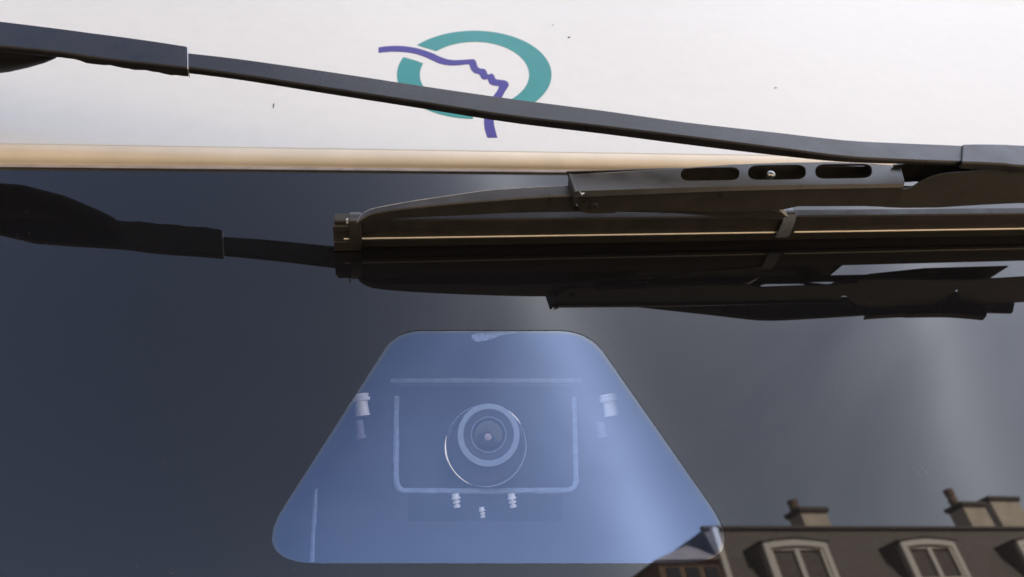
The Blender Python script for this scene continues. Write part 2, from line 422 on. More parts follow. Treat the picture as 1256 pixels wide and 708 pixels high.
# --- arm: (x, top, crease, bottom) in photo pixels, w of the outer face
AW = [(0, .1060), (230, .1045), (400, .1025), (640, .102), (840, .103), (1040, .1025), (1181, .099), (1256, .097)]
rod = [(231, 64.5, 82.5, 90.5), (300, 72.5, 92, 99.5), (420, 89.7, 110.5, 118.5), (520, 105, 125.5, 134), (628, 120.5, 142, 151), (740, 135, 154.8, 164.5),
       (840, 149, 167, 177.2), (950, 161.5, 181, 190.5), (1037, 171.2, 192, 199.2), (1110, 175, 196, 201.5), (1181, 178, 198.5, 203.5), (1256, 182, 200.5, 206), (1330, 187, 205, 210), (1385, 190, 208, 213)]
sleeve = [(-60, 18, 50, 57), (0, 25.5, 56, 64), (77, 35, 64, 72), (110, 39.5, 69, 78.5), (144, 43.8, 73.4, 83), (190, 50.2, 78.3, 89.5), (229, 56.2, 82.8, 95)]
def resample(tab, n):
    xs = [tab[0][0] + (tab[-1][0] - tab[0][0]) * k / (n - 1) for k in range(n)]
    cols = []
    for c in (1, 2, 3): cols.append([(t[0], t[c]) for t in tab])
    dense = [catmull([(t[0], t[1], t[2], t[3]) for t in tab], 8)][0]
    out = []
    for x in xs:
        out.append((x,) + tuple(interp([(d[0], d[c]) for d in dense], x) for c in (1, 2, 3)))
    return out
def arm_ring(x, yt, yc, yb, dw=0.0, hollow=None, round_=.0012):
    w = interp(AW, x) + dw
    a = P(x, yt, w); c = P(x, yc, w)
    b = PV(x, yb, c[1]); wb = max(b[2], .02)
    r = round_
    ring = [(a[0], a[1], wb), (a[0], a[1], w - r * 1.2), (a[0], a[1] - r, w), (c[0], c[1] + r, w), (c[0], c[1], w - r * 1.2), (c[0], c[1], wb)]
    return [G(*p) for p in ring]
mb = MB(); mb.loft([arm_ring(*t) for t in resample(rod, 60)]); mb.go('arm', M['arm'], wiper, bevel=.0006, ang=25)
mb = MB()
rs = resample(sleeve, 40); rings = []
for t in rs:
    wob = (math.sin(t[0] * .13) * .7 + math.sin(t[0] * .31 + 1) * .4) if t[0] > 70 else 0
    rings.append(arm_ring(t[0], t[1], t[2], t[3] + wob, .0012))
ext = []
for k in range(1, 9):                                       # on to the pivot, out of the picture
    t = k / 8; r0 = rings[0]
    d = (G(*piv) - r0[2]) * t
    ext.append([p + d + (p - r0[2]) * .5 * t for p in r0])
mb.loft(ext[::-1] + rings); mb.go('arm_sleeve', M['arm'], wiper, bevel=.0008, ang=25)
# thin pale worn edge at the sleeve mouth
mb = MB(); xe = 229.3
ra_ = arm_ring(xe, 55.9, 82.8, 95.2, .0016); rb_ = arm_ring(xe + 1.3, 56.4, 83.0, 95.4, .0016)
mb.loft([ra_, rb_]); mb.go('sleeve_mouth', M['zinc'], wiper, bevel=.0003)
# spring housing bulging towards the glass
mb = MB(); rings = []
prof_b = [(-300, .052), (-160, .054), (-60, .060), (0, .0690), (30, .0765), (55, .0835), (72, .0895), (84, .096), (91, .102)]
for x, wi in prof_b:
    xx = max(x, -60); w_ = interp(AW, xx) - .006
    vc = P(xx, interp([(-60, 30), (0, 36), (77, 48), (110, 54)], xx), interp(AW, xx))[1]
    u = P(xx, 45, .1)[0] - max(0, -60 - x) * .0006
    hv = interp([(-60, .0165), (40, .0145), (72, .012), (84, .009), (91, .004)], x)
    rings.append([G(u, vc + hv * math.cos(t), (w_ + wi) / 2 + (w_ - wi) / 2 * math.sin(t)) for t in [2 * math.pi * k / 24 for k in range(24)]])
mb.loft(rings); mb.go('spring_housing', M['cavity'], wiper, ang=50)
# pivot head out of the picture
mb = MB(); mb.cyl(G(piv[0], piv[1], .0), G(piv[0], piv[1], .095), .030, .024, 40); mb.go('pivot_head', M['arm'], wiper, bevel=.004)
# hook where the arm grips the bridge
hk = [(1181, 176.5, 199, 207), (1200, 176, 199.5, 208.5), (1232, 176.5, 201, 210), (1250, 177.5, 203, 212), (1300, 180, 205, 214), (1350, 188, 210, 219)]
mb = MB(); mb.loft([arm_ring(t[0], t[1], t[2], t[3], .0022) for t in resample(hk, 20)]); mb.go('arm_hook', M['arm'], wiper, bevel=.0012, ang=25)

# --- bridge (main yoke): a channel with three slots in its outer face
U_SYM = PB(1262, 230, -.01)[0]
def mirror_u(p): return (2 * U_SYM - p[0], p[1], p[2])
ov = -.0145                                                 # side wall stands this far below the blade line
br_bot = [(700, 234.5), (760, 232.6), (836, 229.8), (900, 228), (1000, 226.5), (1108, 225.5)]
def br_w(x):                                               # w of outer face
    return PB(x, interp(br_bot, x), ov)[2]
def bridge_frame():
    a = Vector(PB(704, 234.4, ov)); b = Vector(PB(1108, 225.6, ov))
    o = G(*a); A = (G(*b) - o).normalized()
    c = G(*P(905, 201.8, br_w(905))); Bv = (c - o); Bv = (Bv - A * Bv.dot(A)).normalized()
    return (o, A, Bv, A.cross(Bv))
BF = bridge_frame()
CAMW = G(0, 0, H)
def ray_world(x, y):
    d = ray(x, y); return UX * d.x + VV * d.y + NN * d.z
def on_frame(x, y, F, h=0.0):                               # pixel -> 2D coordinates on plane n=h of a frame
    o, A, Bv, n = F; d = ray_world(x, y); oo = o + n * h
    t = (oo - CAMW).dot(n) / d.dot(n); p = CAMW + d * t - o
    return (p.dot(A), p.dot(Bv))
def slot(x0, x1, y0a, y0b, y1a, y1b):
    c = [on_frame(x0, y0a, BF), on_frame(x1, y0b, BF), on_frame(x1, y1b, BF), on_frame(x0, y1a, BF)]
    hgt = abs(c[0][1] - c[3][1])
    return round_poly(c, [hgt * .5] * 4, 6)
slots = [slot(835, 907, 206.2, 205, 222, 221), slot(917.5, 988.5, 203, 202, 221, 220), slot(1000, 1069.6, 201.6, 201, 219.6, 218.4)]
face = [on_frame(x, y, BF) for x, y in [(699.5, 214), (750, 211), (803.6, 208), (860, 204.5), (900, 201.8), (960, 199.7), (1020, 198.8), (1070, 200.8), (1103, 203.6), (1109.5, 225.5), (1000, 226.5), (900, 228), (836, 229.8), (760, 232.6), (706.5, 234.4)]]
plate('bridge_face', face, slots, BF, -.0022, 0, M['plastic'], wiper, bevel=.0010, seg=5)
def mirror_vec(q): return Vector((-q.x, q.y, q.z))
MF = (Vector((2 * (FOOT.x + U_SYM) - BF[0].x, BF[0].y, BF[0].z)), mirror_vec(BF[1]), mirror_vec(BF[2]), mirror_vec(BF[3]))
plate('bridge_face', face, slots, MF, -.0016, 0, M['plastic'], wiper, bevel=.0005)
def side_wall(name, top_px, bot_px, off_, th, m, mirror=False, back=None):
    """vertical wall facing down the glass; outline by pixels at v=vb+off; back: shift up the glass"""
    pts = [PB(x, y, off_) for x, y in top_px] + [PB(x, y, off_) for x, y in reversed(bot_px)]
    if mirror: pts = [mirror_u(p) for p in pts]
    sh = back or 0.0
    a = [G(u, v + sh, w) for u, v, w in pts]; b = [G(u, v + sh + th, w) for u, v, w in pts]
    n = len(pts); mb = MB(); mb.v = a + b
    mb.f = [list(range(n)), list(range(n, 2 * n))] + [[i, (i + 1) % n, n + (i + 1) % n, n + i] for i in range(n)]
    return mb.go(name, m, wiper, bevel=.0004, ang=40)
br_top_e = [(704, 236.5), (760, 234.6), (836, 231.8), (900, 230), (1000, 228.3), (1108, 227.3)]
br_low = [(709, 254), (713, 260.5), (720, 262.3), (752, 262), (762, 259), (839, 259.2), (900, 260.6), (960, 257.5), (979, 253.4), (1060, 253.2), (1108, 255.2)]
brow = side_wall('bridge_side', br_top_e, br_low, ov + .0004, .0016, M['plastic'])
side_wall('bridge_side', br_top_e, br_low, ov + .0004, .0016, M['plastic'], back=.0300)
for bk in (0, .0300): side_wall('bridge_side', br_top_e, br_low, ov + .0004, .0016, M['plastic'], mirror=True, back=bk)
# chamfer between face and side
mb = MB(); rings = []
for x in (705, 760, 836, 900, 1000, 1108):
    y = interp(br_bot, x); p = PB(x, y, ov); q = PB(x, y + 8.5 - (x - 705) * .008, ov - .0022)
    r = [p, (q[0], q[1], q[2] + .0004), (q[0], q[1] + .0004, q[2]), (q[0], q[1] + .0028, q[2]), (p[0], p[1] + .0012, p[2] - .0012)]
    rings.append([G(*t) for t in r])
mb.loft(rings); mb.go('bridge_chamfer', M['plastic'], wiper, bevel=.0003)
# end cap of the bridge
mb = MB(); e1 = [on_frame(x, y, BF) for x, y in [(697, 213.5), (700.5, 213.2), (708.5, 235.5), (705, 236)]]
pts = [BF[0] + BF[1] * p[0] + BF[2] * p[1] for p in e1]; n4 = -BF[3]
mb.v = [p + BF[3] * .0006 for p in pts] + [p + n4 * .016 + BF[1] * .002 for p in pts]
mb.f = [[0, 1, 2, 3], [4, 7, 6, 5]] + [[i, (i + 1) % 4, 4 + (i + 1) % 4, 4 + i] for i in range(4)]
mb.go('bridge_end', M['plastic'], wiper, bevel=.0006)
# pin in the ear
pc = PB(728.5, 252.5, ov); mb = MB(); mb.cyl(G(pc[0], pc[1] - .0014, pc[2]), G(pc[0], pc[1] + .030, pc[2]), .0034, n=24); mb.go('pivot_pin', M['zinc'] if False else M['plastic'], wiper, bevel=.0006)
mb = MB(); mb.cyl(G(pc[0], pc[1] - .0019, pc[2]), G(pc[0], pc[1] - .001, pc[2]), .0017, n=18); mb.go('rivet', M['arm'], wiper, bevel=.0004)
# bolt seen in the middle slot
bc = on_frame(945.5, 213.5, BF, -.004); bp_ = BF[0] + BF[1] * bc[0] + BF[2] * bc[1] - BF[3] * .004
mb = MB(); mb.lathe(bp_ - BF[3] * .012, BF[3], [(.0001, 0), (.0030, 0), (.0030, .0105), (.0038, .0105), (.0041, .0118), (.0036, .0132), (.0022, .0142), (.0001, .0146)], 28)
mb.go('bolt', M['zinc'], wiper, ang=50)
# inner link below the slots: what one sees dark through them
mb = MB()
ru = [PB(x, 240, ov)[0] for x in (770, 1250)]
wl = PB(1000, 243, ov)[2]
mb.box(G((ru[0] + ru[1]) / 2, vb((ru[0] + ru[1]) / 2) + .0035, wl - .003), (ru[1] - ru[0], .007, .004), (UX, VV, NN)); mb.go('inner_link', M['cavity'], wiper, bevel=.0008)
# tongue rising from the bridge to the arm hook
tg_top = [(1085, 236), (1104, 232.5), (1113, 231.7), (1120, 229.5), (1128, 224.5), (1138, 219.5), (1150, 215.2), (1163, 213), (1180, 211.8), (1215, 209.5), (1261, 207)]
tg_low = [(1085, 254.6), (1108, 255.4), (1150, 255), (1200, 251.8), (1261, 249)]
side_wall('bridge_tongue', catmull(tg_top, 3), tg_low, ov + .0022, .0018, M['plastic'])
side_wall('bridge_tongue', catmull(tg_top, 3), tg_low, ov + .0022, .0018, M['plastic'], mirror=True)
side_wall('hook_cheek', [(1096, 203), (1120, 200), (1160, 199), (1256, 200), (1310, 202)], [(1100, 223), (1112, 224), (1124, 223), (1136, 226), (1200, 232), (1256, 232), (1310, 232)], ov + .0232, .0018, M['plastic'])
# --- secondary yoke: the arched bracket
def arch_ring(x, yt, yc, yb, off_=-.0088):
    c = PB(x, yc, off_); a = P(x, yt, c[2]); b = PB(x, yb, off_)
    r = min(.0010, (a[1] - c[1]) * .25); q = min(.0018, (a[1] - c[1]) * .4)
    return [(a[0], a[1] + q * .2, b[2])] + [(a[0], a[1] - q + q * 1.2 * math.sin(t), c[2] - q * (1 - math.cos(t))) for t in (1.4, 1.1, .85, .6, .4, .2, 0)] + [(c[0], c[1] + r, c[2]), (c[0], c[1], c[2] - r), (b[0], b[1], b[2])]
arch = [(437.5, 271.5, 274.5, 276.5), (441, 265, 270.5, 274.8), (446, 260, 267, 273.2), (452, 256.8, 264, 271.4), (458, 254.7, 261.8, 270.4), (480, 250.2, 258, 268.9), (510, 245, 254.3, 267), (536, 241.3, 251.8, 265.6),
        (570, 236.2, 248.6, 264.2), (600, 232.4, 246.2, 262.6), (640, 229.6, 243.2, 261), (675, 227.6, 241, 260.4), (704, 226.6, 240, 260)]
R1 = [arch_ring(*t) for t in [tuple(q) for q in catmull(arch, 3)]]
for k, rr in enumerate((R1, [[mirror_u(p) for p in r] for r in R1])):
    mb = MB(); mb.loft([[G(*p) for p in r] for r in rr]); mb.go('secondary_yoke', M['plastic'], wiper, bevel=.0004, ang=30)
# pale tubes standing in for the rim highlight along bracket and bridge edges
M['edge'] = mat('pale_rim_highlight', (.34, .34, .35), .35, metal=.3, var=.35, vscale=160)
def edge_line(pts, r_, name='rim_highlight'):
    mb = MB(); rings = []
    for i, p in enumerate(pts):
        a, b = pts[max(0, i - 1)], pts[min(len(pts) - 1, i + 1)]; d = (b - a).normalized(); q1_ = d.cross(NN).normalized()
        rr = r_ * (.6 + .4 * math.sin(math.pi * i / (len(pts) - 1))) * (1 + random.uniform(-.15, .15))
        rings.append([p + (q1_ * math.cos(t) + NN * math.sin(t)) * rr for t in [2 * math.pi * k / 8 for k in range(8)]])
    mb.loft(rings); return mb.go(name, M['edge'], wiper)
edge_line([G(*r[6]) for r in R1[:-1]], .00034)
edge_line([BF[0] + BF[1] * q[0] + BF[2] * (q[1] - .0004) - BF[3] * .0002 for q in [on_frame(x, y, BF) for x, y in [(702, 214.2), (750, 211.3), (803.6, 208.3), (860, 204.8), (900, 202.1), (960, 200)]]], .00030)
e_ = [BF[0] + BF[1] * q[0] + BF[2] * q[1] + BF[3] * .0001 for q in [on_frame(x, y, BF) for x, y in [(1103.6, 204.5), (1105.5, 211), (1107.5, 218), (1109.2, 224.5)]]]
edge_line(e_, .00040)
# inner half of the same bracket, from the pin down to the second claw
arch2 = [(704, 252, 254, 260.2), (760, 256, 257.6, 260.2), (830, 256.5, 258, 262), (880, 257, 258.5, 266), (920, 254, 256, 267.5), (945, 254.5, 257, 269), (958, 257, 260, 270), (966, 262, 265, 273), (970, 266, 269, 275)]
R2 = [arch_ring(*t, -.0068) for t in [tuple(q) for q in catmull(arch2, 3)]]
for k, rr in enumerate((R2, [[mirror_u(p) for p in r] for r in R2])):
    mb = MB(); mb.loft([[G(*p) for p in r] for r in rr]); mb.go('secondary_yoke_tail', M['plastic'], wiper, bevel=.0004, ang=30)
# --- blade
ub0, ub1 = bl0[0] - .0005, 2 * U_SYM - bl0[0] + .0005
def along(prof, ua, ub, n=2):
    mb = MB()
    mb.loft([[G(u, vb(u) + dv, w) for dv, w in prof] for u in [ua + (ub - ua) * k / n for k in range(n + 1)]])
    return mb
along([(-.0009, 0.0), (-.0024, .0055), (-.0032, .0085), (-.0032, .0098), (.0032, .0098), (.0032, .0085), (.0024, .0055), (.0009, 0.0)], ub0 + .002, ub1 - .002).go('blade_lip', M['rubber'], wiper, bevel=.0002)
WT = PB(1000, 257.5, .0040)[2]
along([(-.0052, .0098), (-.0056, .0112), (-.0056, .0124), (-.0048, .0126), (-.0048, .0200), (-.0052, .0215), (-.0052, WT - .001), (-.0042, WT),
       (.0042, WT), (.0052, WT - .001), (.0052, .0215), (.0048, .0200), (.0048, .0126), (.0056, .0124), (.0056, .0112), (.0052, .0098)], ub0 + .001, ub1 - .001).go('blade_body', M['rubber'], wiper, bevel=.0003)
# polished rail set in the groove: visible between the claws
gx = [(421.5, 427.5), (444, 956), (973, 1700)]
for a, b in gx:
    ua, ub = PB(a, 288, -.006)[0], (PB(b, 280, -.006)[0] if b < 1300 else 2 * U_SYM - PB(956, 280, -.006)[0])
    mb = MB(); mb.cyl(G(ua, vb(ua) - .0054, .0133), G(ub, vb(ub) - .0054, .0133), .00080, n=16); mb.go('steel_rail', M['steel'], wiper)
# end block
WE = PB(428, 265.5, .0062)[2]
e0, e1 = bl0[0] - .0012, pw(443, 303)[0]
for mi in (0, 1):
    a, b = (e0, e1) if not mi else (2 * U_SYM - e1, 2 * U_SYM - e0)
    m_ = along([(-.0062, .0006), (-.0066, .0105), (-.0054, .0110), (-.0054, .0205), (-.0066, .0222), (-.0066, WE - .0008), (-.0055, WE), (.0055, WE), (.0066, WE - .0008), (.0066, .0222), (.0054, .0205), (.0054, .0110), (.0066, .0105), (.0062, .0006)], a, b)
    m_.go('end_block', M['rubber'], wiper, bevel=.0004)
# claws gripping the rail
def claw(xa, xb, ytop, m, nm='claw'):
    ua, ub = PB(xa, 275, -.007)[0], PB(xb, 275, -.007)[0]; wt = PB((xa + xb) / 2, ytop, .0030)[2]
    for mi in (0, 1):
        if mi: ua, ub = 2 * U_SYM - ub, 2 * U_SYM - ua
        o = along([(-.0060, .0086), (-.0086, .0092), (-.0090, .0105), (-.0086, wt - .0075), (-.0060, wt - .0005), (-.0050, wt), (.0050, wt), (.0060, wt - .0005), (.0086, wt - .0075), (.0090, .0105), (.0086, .0092), (.0060, .0086),
                   (.0060, .0104), (.0074, .0112), (.0070, wt - .0085), (.0046, wt - .0022), (-.0046, wt - .0022), (-.0070, wt - .0085), (-.0074, .0112), (-.0060, .0104)], ua, ub)
        o.go(nm, m, wiper, bevel=.0005)
claw(428.5, 443, 262.5, M['plastic'])
M['claw'] = mat('greyed_claw_metal', (.13, .14, .145), .32, metal=.3, var=.25, vscale=300)
claw(957.5, 973, 256, M['claw'])
# small bright worn nicks: the bent tab on the claw and the end of the bracket
M['worn'] = mat('worn_bright_metal', (.70, .70, .68), .3, metal=.35, var=.2, vscale=500)
def nick(pts, off_, m=M['worn'], name='worn_tab'):
    pts = [PB(x, y, off_) for x, y in pts]; n = len(pts)
    mb = MB(); mb.v = [G(u, v - .0005, w) for u, v, w in pts] + [G(u, v + .0012, w) for u, v, w in pts]
    mb.f = [list(range(n)), list(range(n, 2 * n))] + [[i, (i + 1) % n, n + (i + 1) % n, n + i] for i in range(n)]
    return mb.go(name, m, wiper, bevel=.0002)
nick([(946, 252.6), (953, 252.2), (959, 255), (964, 260), (966.5, 266), (962, 263.5), (956, 257.5)], -.0125)
nick([(424.4, 269.5), (427, 268.5), (427.5, 273.5), (424.8, 275)], -.0070)
nick([(711, 235), (713.5, 237.8), (717, 237), (713.2, 240)], ov - .0022)

# ------------------------------------------------------------------ driver aid camera behind the window
unit = empty('camera_unit', G(*P(598, 545, -.03)), 'small round camera in a blue grey housing behind the trapezoid window of the windscreen', 'camera')
WD = -.050
def behind(x, y, w=WD): return pw(x, y, w)
# open tray: back plate and four walls
us = [behind(315, 700)[0] - .02, behind(905, 700)[0] + .02]; vs_ = [behind(600, 700)[1] - .06, behind(600, 395)[1] + .02]
mb = MB()
mb.box(G(sum(us) / 2, sum(vs_) / 2, WD - .004), (us[1] - us[0], vs_[1] - vs_[0], .008), (UX, VV, NN))
for u in us: mb.box(G(u, sum(vs_) / 2, (WD - .009) / 2), (.004, vs_[1] - vs_[0] + .004, -WD - .009), (UX, VV, NN))
for v in vs_: mb.box(G(sum(us) / 2, v, (WD - .009) / 2), (us[1] - us[0] - .004, .004, -WD - .0094), (UX, VV, NN))
mb.go('housing', M['housing'], unit, smooth=False)
def bpoly(px, w): return [pw(x, y, w) for x, y in px]
# darker recessed cover inside the gasket
plate('cover', round_poly(bpoly([(489, 474), (702, 474), (701, 599), (490, 599)], WD + .001), [.004] * 4, 4), [], GF, WD - .0003, WD + .0002, M['housing_dark'], unit, smooth=False)
plate('lower_cover', bpoly([(500, 606), (500, 638), (690, 638), (690, 606)], WD + .001), [], GF, WD - .0003, WD + .0002, M['housing_dark'], unit, smooth=False)
def stroke(name, px, wid, m, closed=False, h=.0016, w=WD):
    """raised bead of sealant along a pixel path"""
    pts = [Vector((*pw(x, y, w), 0)) for x, y in px]; rings = []
    for i, p in enumerate(pts):
        a, b = pts[max(0, i - 1)], pts[min(len(pts) - 1, i + 1)]; d = (b - a).normalized(); nrm = Vector((-d.y, d.x, 0))
        ww = wid * (1 + random.uniform(-.12, .12)) / 2
        ring = [p + nrm * ww * c for c in (1, .8, 0, -.8, -1)]
        hs = (0, .8, 1, .8, 0)
        rings.append([G(q.x, q.y, w + h * k) for q, k in zip(ring, hs)])
    mb = MB(); mb.loft(rings, True, True); return mb.go(name, m, unit, ang=60)
def dens(px, step=9):
    out = []
    for (a, b), (c, d) in zip(px, px[1:]):
        n = max(1, int(math.hypot(c - a, d - b) / step))
        out += [(a + (c - a) * k / n, b + (d - b) * k / n) for k in range(n)]
    return out + [px[-1]]
gu = [(486.5, 487), (485.8, 520), (485.5, 560), (486, 590)] + [(487.2, 596), (490, 600.5), (495, 602.5)] + [(560, 602.8), (640, 602.5), (695, 602)] + [(701, 600.5), (704.5, 597), (706.5, 591)] + [(706, 560), (705, 520), (704, 488)]
stroke('gasket', dens(gu), .0046, M['gasket'])
stroke('gasket_strip', dens([(479, 467.5), (560, 467), (640, 467.5), (713, 467)]), .0042, M['gasket'])
stroke('smear', dens([(382.5, 690), (383.5, 660), (385.5, 632), (387, 600)]), .0030, M['housing_dark'] if False else M['gasket'], h=.0005)
# eyeball camera aimed at the viewer
ctr_px, rim_px = (599, 535), (596, 546.5)
def at_depth(x, y, dist):
    return CAMW + ray_world(x, y) * dist
base = G(*P(596, 546, WD + .001)); dist = (base - CAMW).dot(ray_world(628, 354)) / ray_world(628, 354).length_squared
pxm = dist / FPX
ax = (CAMW - base).normalized()
rb_ctr = at_depth(*rim_px, dist - .026)
mb = MB(); R = 48 * pxm
mb.lathe(rb_ctr - ax * .013, ax, [(R * .94, 0), (R * .985, .009), (R * .96, .012), (R * .90, .0125), (R * .88, .011), (R * .6, .0108), (R * .2, .0108), (.0002, .0108)], 72)
mb.go('lens_socket', M['lensblack'], unit, ang=30)
# lip reflections put in as two bright arcs, satin lip in between
def arc(name, c, r, a0, a1, wid, m, n=40, lift=0):
    side = ax.cross(Vector((0, 0, 1))).normalized(); upv = side.cross(ax)
    if side.dot(G(1, 0) - G(0, 0)) < 0: side = -side
    if upv.z < 0: upv = -upv
    mb = MB(); rings = []
    for k in range(n + 1):
        t = math.radians(a0 + (a1 - a0) * k / n); d = side * math.cos(t) + upv * math.sin(t)
        tp = min(1.0, 4 * min(k, n - k) / n + .12)
        ww = wid * tp
        rings.append([c + d * (r + ww * math.cos(q)) + ax * (ww * math.sin(q) + lift) for q in [2 * math.pi * j / 8 for j in range(8)]])
    mb.loft(rings); return mb.go(name, m, unit)
M['rimglint'] = mat('lip_glint', (.95, .95, .97), .12, metal=1)
M['satin'] = mat('satin_lip', (.26, .29, .38), .35)
arc('rim_arc', rb_ctr, R * .985, 155, 240, .0008, M['rimglint'])
arc('rim_arc', rb_ctr, R * .985, 19, 52, .0008, M['rimglint'])
arc('rim_arc', rb_ctr, R * .975, 240, 379, .0006, M['satin'])
arc('rim_arc', rb_ctr, R * .975, 52, 155, .00035, M['satin'])
lc = at_depth(599.3, 533.5, dist - .032); r1 = 36 * pxm
mb = MB(); mb.lathe(lc - ax * .012, ax, [(r1 * .97, 0), (r1, .010), (r1 * .99, .0125), (r1 * .83, .0125), (r1 * .80, .0115)], 72); mb.go('lens_ring', M['lensring'], unit, ang=30)
mb = MB(); mb.lathe(lc - ax * .008, ax, [(r1 * .805, .0078), (r1 * .795, .0058), (r1 * .60, .0052), (r1 * .585, .0062), (r1 * .545, .0062), (r1 * .53, .0048), (r1 * .50, .0046), (r1 * .50, .0040)], 72); mb.go('lens_barrel', M['lensblack'], unit, ang=30)
mb = MB(); mb.lathe(lc - ax * .008, ax, [(r1 * .585, .0063), (r1 * .56, .0068), (r1 * .54, .0063)], 64); mb.go('inner_ring', M['gasket'], unit)
mb = MB(); mb.lathe(lc - ax * .008, ax, [(r1 * .50 * math.cos(t), .0040 + .0030 * math.sin(t)) for t in [math.pi / 2 * k / 10 for k in range(11)]], 48); mb.go('lens', M['lensglass'], unit)
dc = at_depth(598.6, 536.3, dist - .0315)
mb = MB(); mb.lathe(dc, ax, [(4.2 * pxm * math.cos(t), .0003 + .0006 * math.sin(t)) for t in [math.pi / 2 * k / 6 for k in range(7)]], 16); mb.go('lens_core', M['lensdot'], unit)
# screws and stand-offs on the housing
def post(x, y0, y1, wpx, name, m1, bands):
    """threaded post standing on the housing, seen as a short upright column"""
    c = G(*P(x, (y0 + y1) / 2, WD + .012)); d = ((c - CAMW).length) / FPX
    upv = (VV - ax * VV.dot(ax)).normalized(); L = (y1 - y0) * d; r = wpx * d / 2
    b0 = c - upv * L / 2; prof = []
    for h, rr in bands: prof.append((max(r * rr, .00005), h * L))
    mb = MB(); mb.lathe(b0, upv, prof, 24); return mb.go(name, m1, unit, ang=35)
M['bolt'] = mat('bright_screw', (.80, .81, .85), .32, metal=.0, var=.1, vscale=900)
thr = [(0, .0), (0, .75), (.18, .75), (.2, .5), (.30, .5), (.32, .85), (.48, .85), (.5, .45), (.58, .45), (.6, 1), (.72, 1), (.74, .8), (1, .8), (1, .0)]
post(559.6, 606, 622, 10.5, 'screw', M['bolt'], thr)
post(628.3, 606, 622, 10.5, 'screw', M['bolt'], thr)
post(591.5, 622.5, 634.5, 7.5, 'screw', M['bolt'], thr)
so = [(0, 0), (0, .8), (.52, .72), (.56, .72), (.66, .74), (.68, 1), (.82, 1.05), (.86, .8), (.92, .95), (1, .9), (1, 0)]
post(443, 484, 510, 22, 'stand_off', M['bolt'], so)
post(748, 484, 510, 22, 'stand_off', M['bolt'], so)
M['dimrefl'] = mat('violet_grey_reflection', (.16, .16, .24), .5)  # dim solid shapes in place of the stand-offs' reflections below them
post(441, 516, 538, 14, 'post_reflection', M['dimrefl'], [(0, 0), (0, 1), (.15, 1), (.18, .8), (1, .8), (1, 0)])
post(738, 518, 536, 14, 'post_reflection', M['dimrefl'], [(0, 0), (0, 1), (.15, 1), (.18, .8), (1, .8), (1, 0)])
# chalky residue along the top edge of the window (on the inside of the pane)
def blob(px, w, name='residue'):
    pts = [pw(x, y, w) for x, y in px]
    return plate(name, pts, [], GF, w, w + .00012, M['residue'], bus, smooth=False)
blob(catmull([(578, 412), (584, 419), (592, 418.5), (603, 416), (614, 411.5), (627, 409.5), (634, 407.3), (612, 407), (597, 408.2), (586, 409.3)], 3, True), -.0031)
blob([(533, 405.3), (548, 404.6), (578, 405.2), (576, 407.2), (545, 407)], -.0017)
blob([(672, 405.0), (690, 404.6), (700, 405.2), (697, 406.6), (676, 406.8)], -.0017)

# ------------------------------------------------------------------ the town house across the road (seen mirrored in the glass)
YB = -17.5
d1, d2 = refl_dir(862, 650), refl_dir(1256, 650)
p1 = CAMW + NN * 0
def mir(p):                                                  # the mirrored eye
    return p - NN * 2 * (p - FOOT).dot(NN)
EYE = mir(CAMW)
q1 = EYE + d1 * ((YB - EYE.y) / d1.y)
t2 = (q1.z - EYE.z) / d2.z; q2 = EYE + d2 * t2
Eb = Vector((q2.x - q1.x, q2.y - q1.y, 0)).normalized(); Nb = Vector((-Eb.y, Eb.x, 0))
if Nb.y < 0: Nb = -Nb                                        # towards the bus
SETB = 1.15                                                  # roof break stands back from the wall face
def fac(x, y, back=0.0):                                     # pixel -> (s along, z) on the plane "back" metres behind the break line
    d = refl_dir(x, y); o = q1 - Nb * back
    t = (o - EYE).dot(Nb) / d.dot(Nb); p = EYE + d * t
    return (p - o).dot(Eb), p.z
def B(s, f, z):                                              # f: metres in front of the break line
    q = q1 + Eb * s + Nb * f; return Vector((q.x, q.y, z))
ZR = q1.z
print('roof z', ZR, 'q1', q1, 'q2', q2, 'Eb', Eb)
house = empty('town_house', B(6, SETB, 0), 'pale stone town house with dark mansard roof, dormers and chimneys mirrored in the glass', 'building')
M['slate'] = mat('slate_roof', (.10, .082, .066), .65, var=.3, vscale=2.2, bump=.5, bscale=14)
M['stone'] = mat('pale_stone', (.44, .37, .27), .85, var=.12, vscale=1.2, bump=.3, bscale=20)
M['stone2'] = mat('chimney_render', (.66, .58, .46), .85, var=.18, vscale=2.5)
M['pot'] = mat('terracotta_pot', (.26, .19, .14), .8, var=.2, vscale=6)
M['whitewood'] = mat('white_window_wood', (.84, .80, .72), .5, var=.05, vscale=4)
M['pane'] = mat('window_pane', (.035, .035, .03), .06, spec=.6)
M['leadcap'] = mat('lead_capping', (.13, .11, .095), .5, var=.15, vscale=5)
def slate_courses(m):
    t = m.node_tree; b = t.nodes['Principled BSDF']
    co = node(t, 'ShaderNodeTexCoord').outputs['Object']
    br = node(t, 'ShaderNodeTexBrick', {'Vector': co, 'Scale': 3.0, 'Mortar Size': .012, 'Color1': (.19, .16, .13, 1), 'Color2': (.15, .12, .10, 1), 'Mortar': (.04, .033, .028, 1)})
    mp = node(t, 'ShaderNodeMapping', {'Vector': co, 'Rotation': (math.pi / 2, 0, 0)}); t.links.new(mp.outputs[0], br.inputs['Vector'])
    t.links.new(br.outputs['Color'], b.inputs['Base Color'])
slate_courses(M['slate'])
ZE = ZR - 2.6                                                # eaves
S0, S1 = fac(862, 650)[0], 34.0
SL = S0 - .25
mb = MB()                                                    # mansard: steep front, hipped left end, flat top
v_ = [B(SL, SETB, ZE), B(S1, SETB, ZE), B(S1, 0, ZR), B(S0, 0, ZR), B(SL, -9, ZE), B(S1, -9, ZE), B(S1, -7.8, ZR), B(S0, -7.8, ZR)]
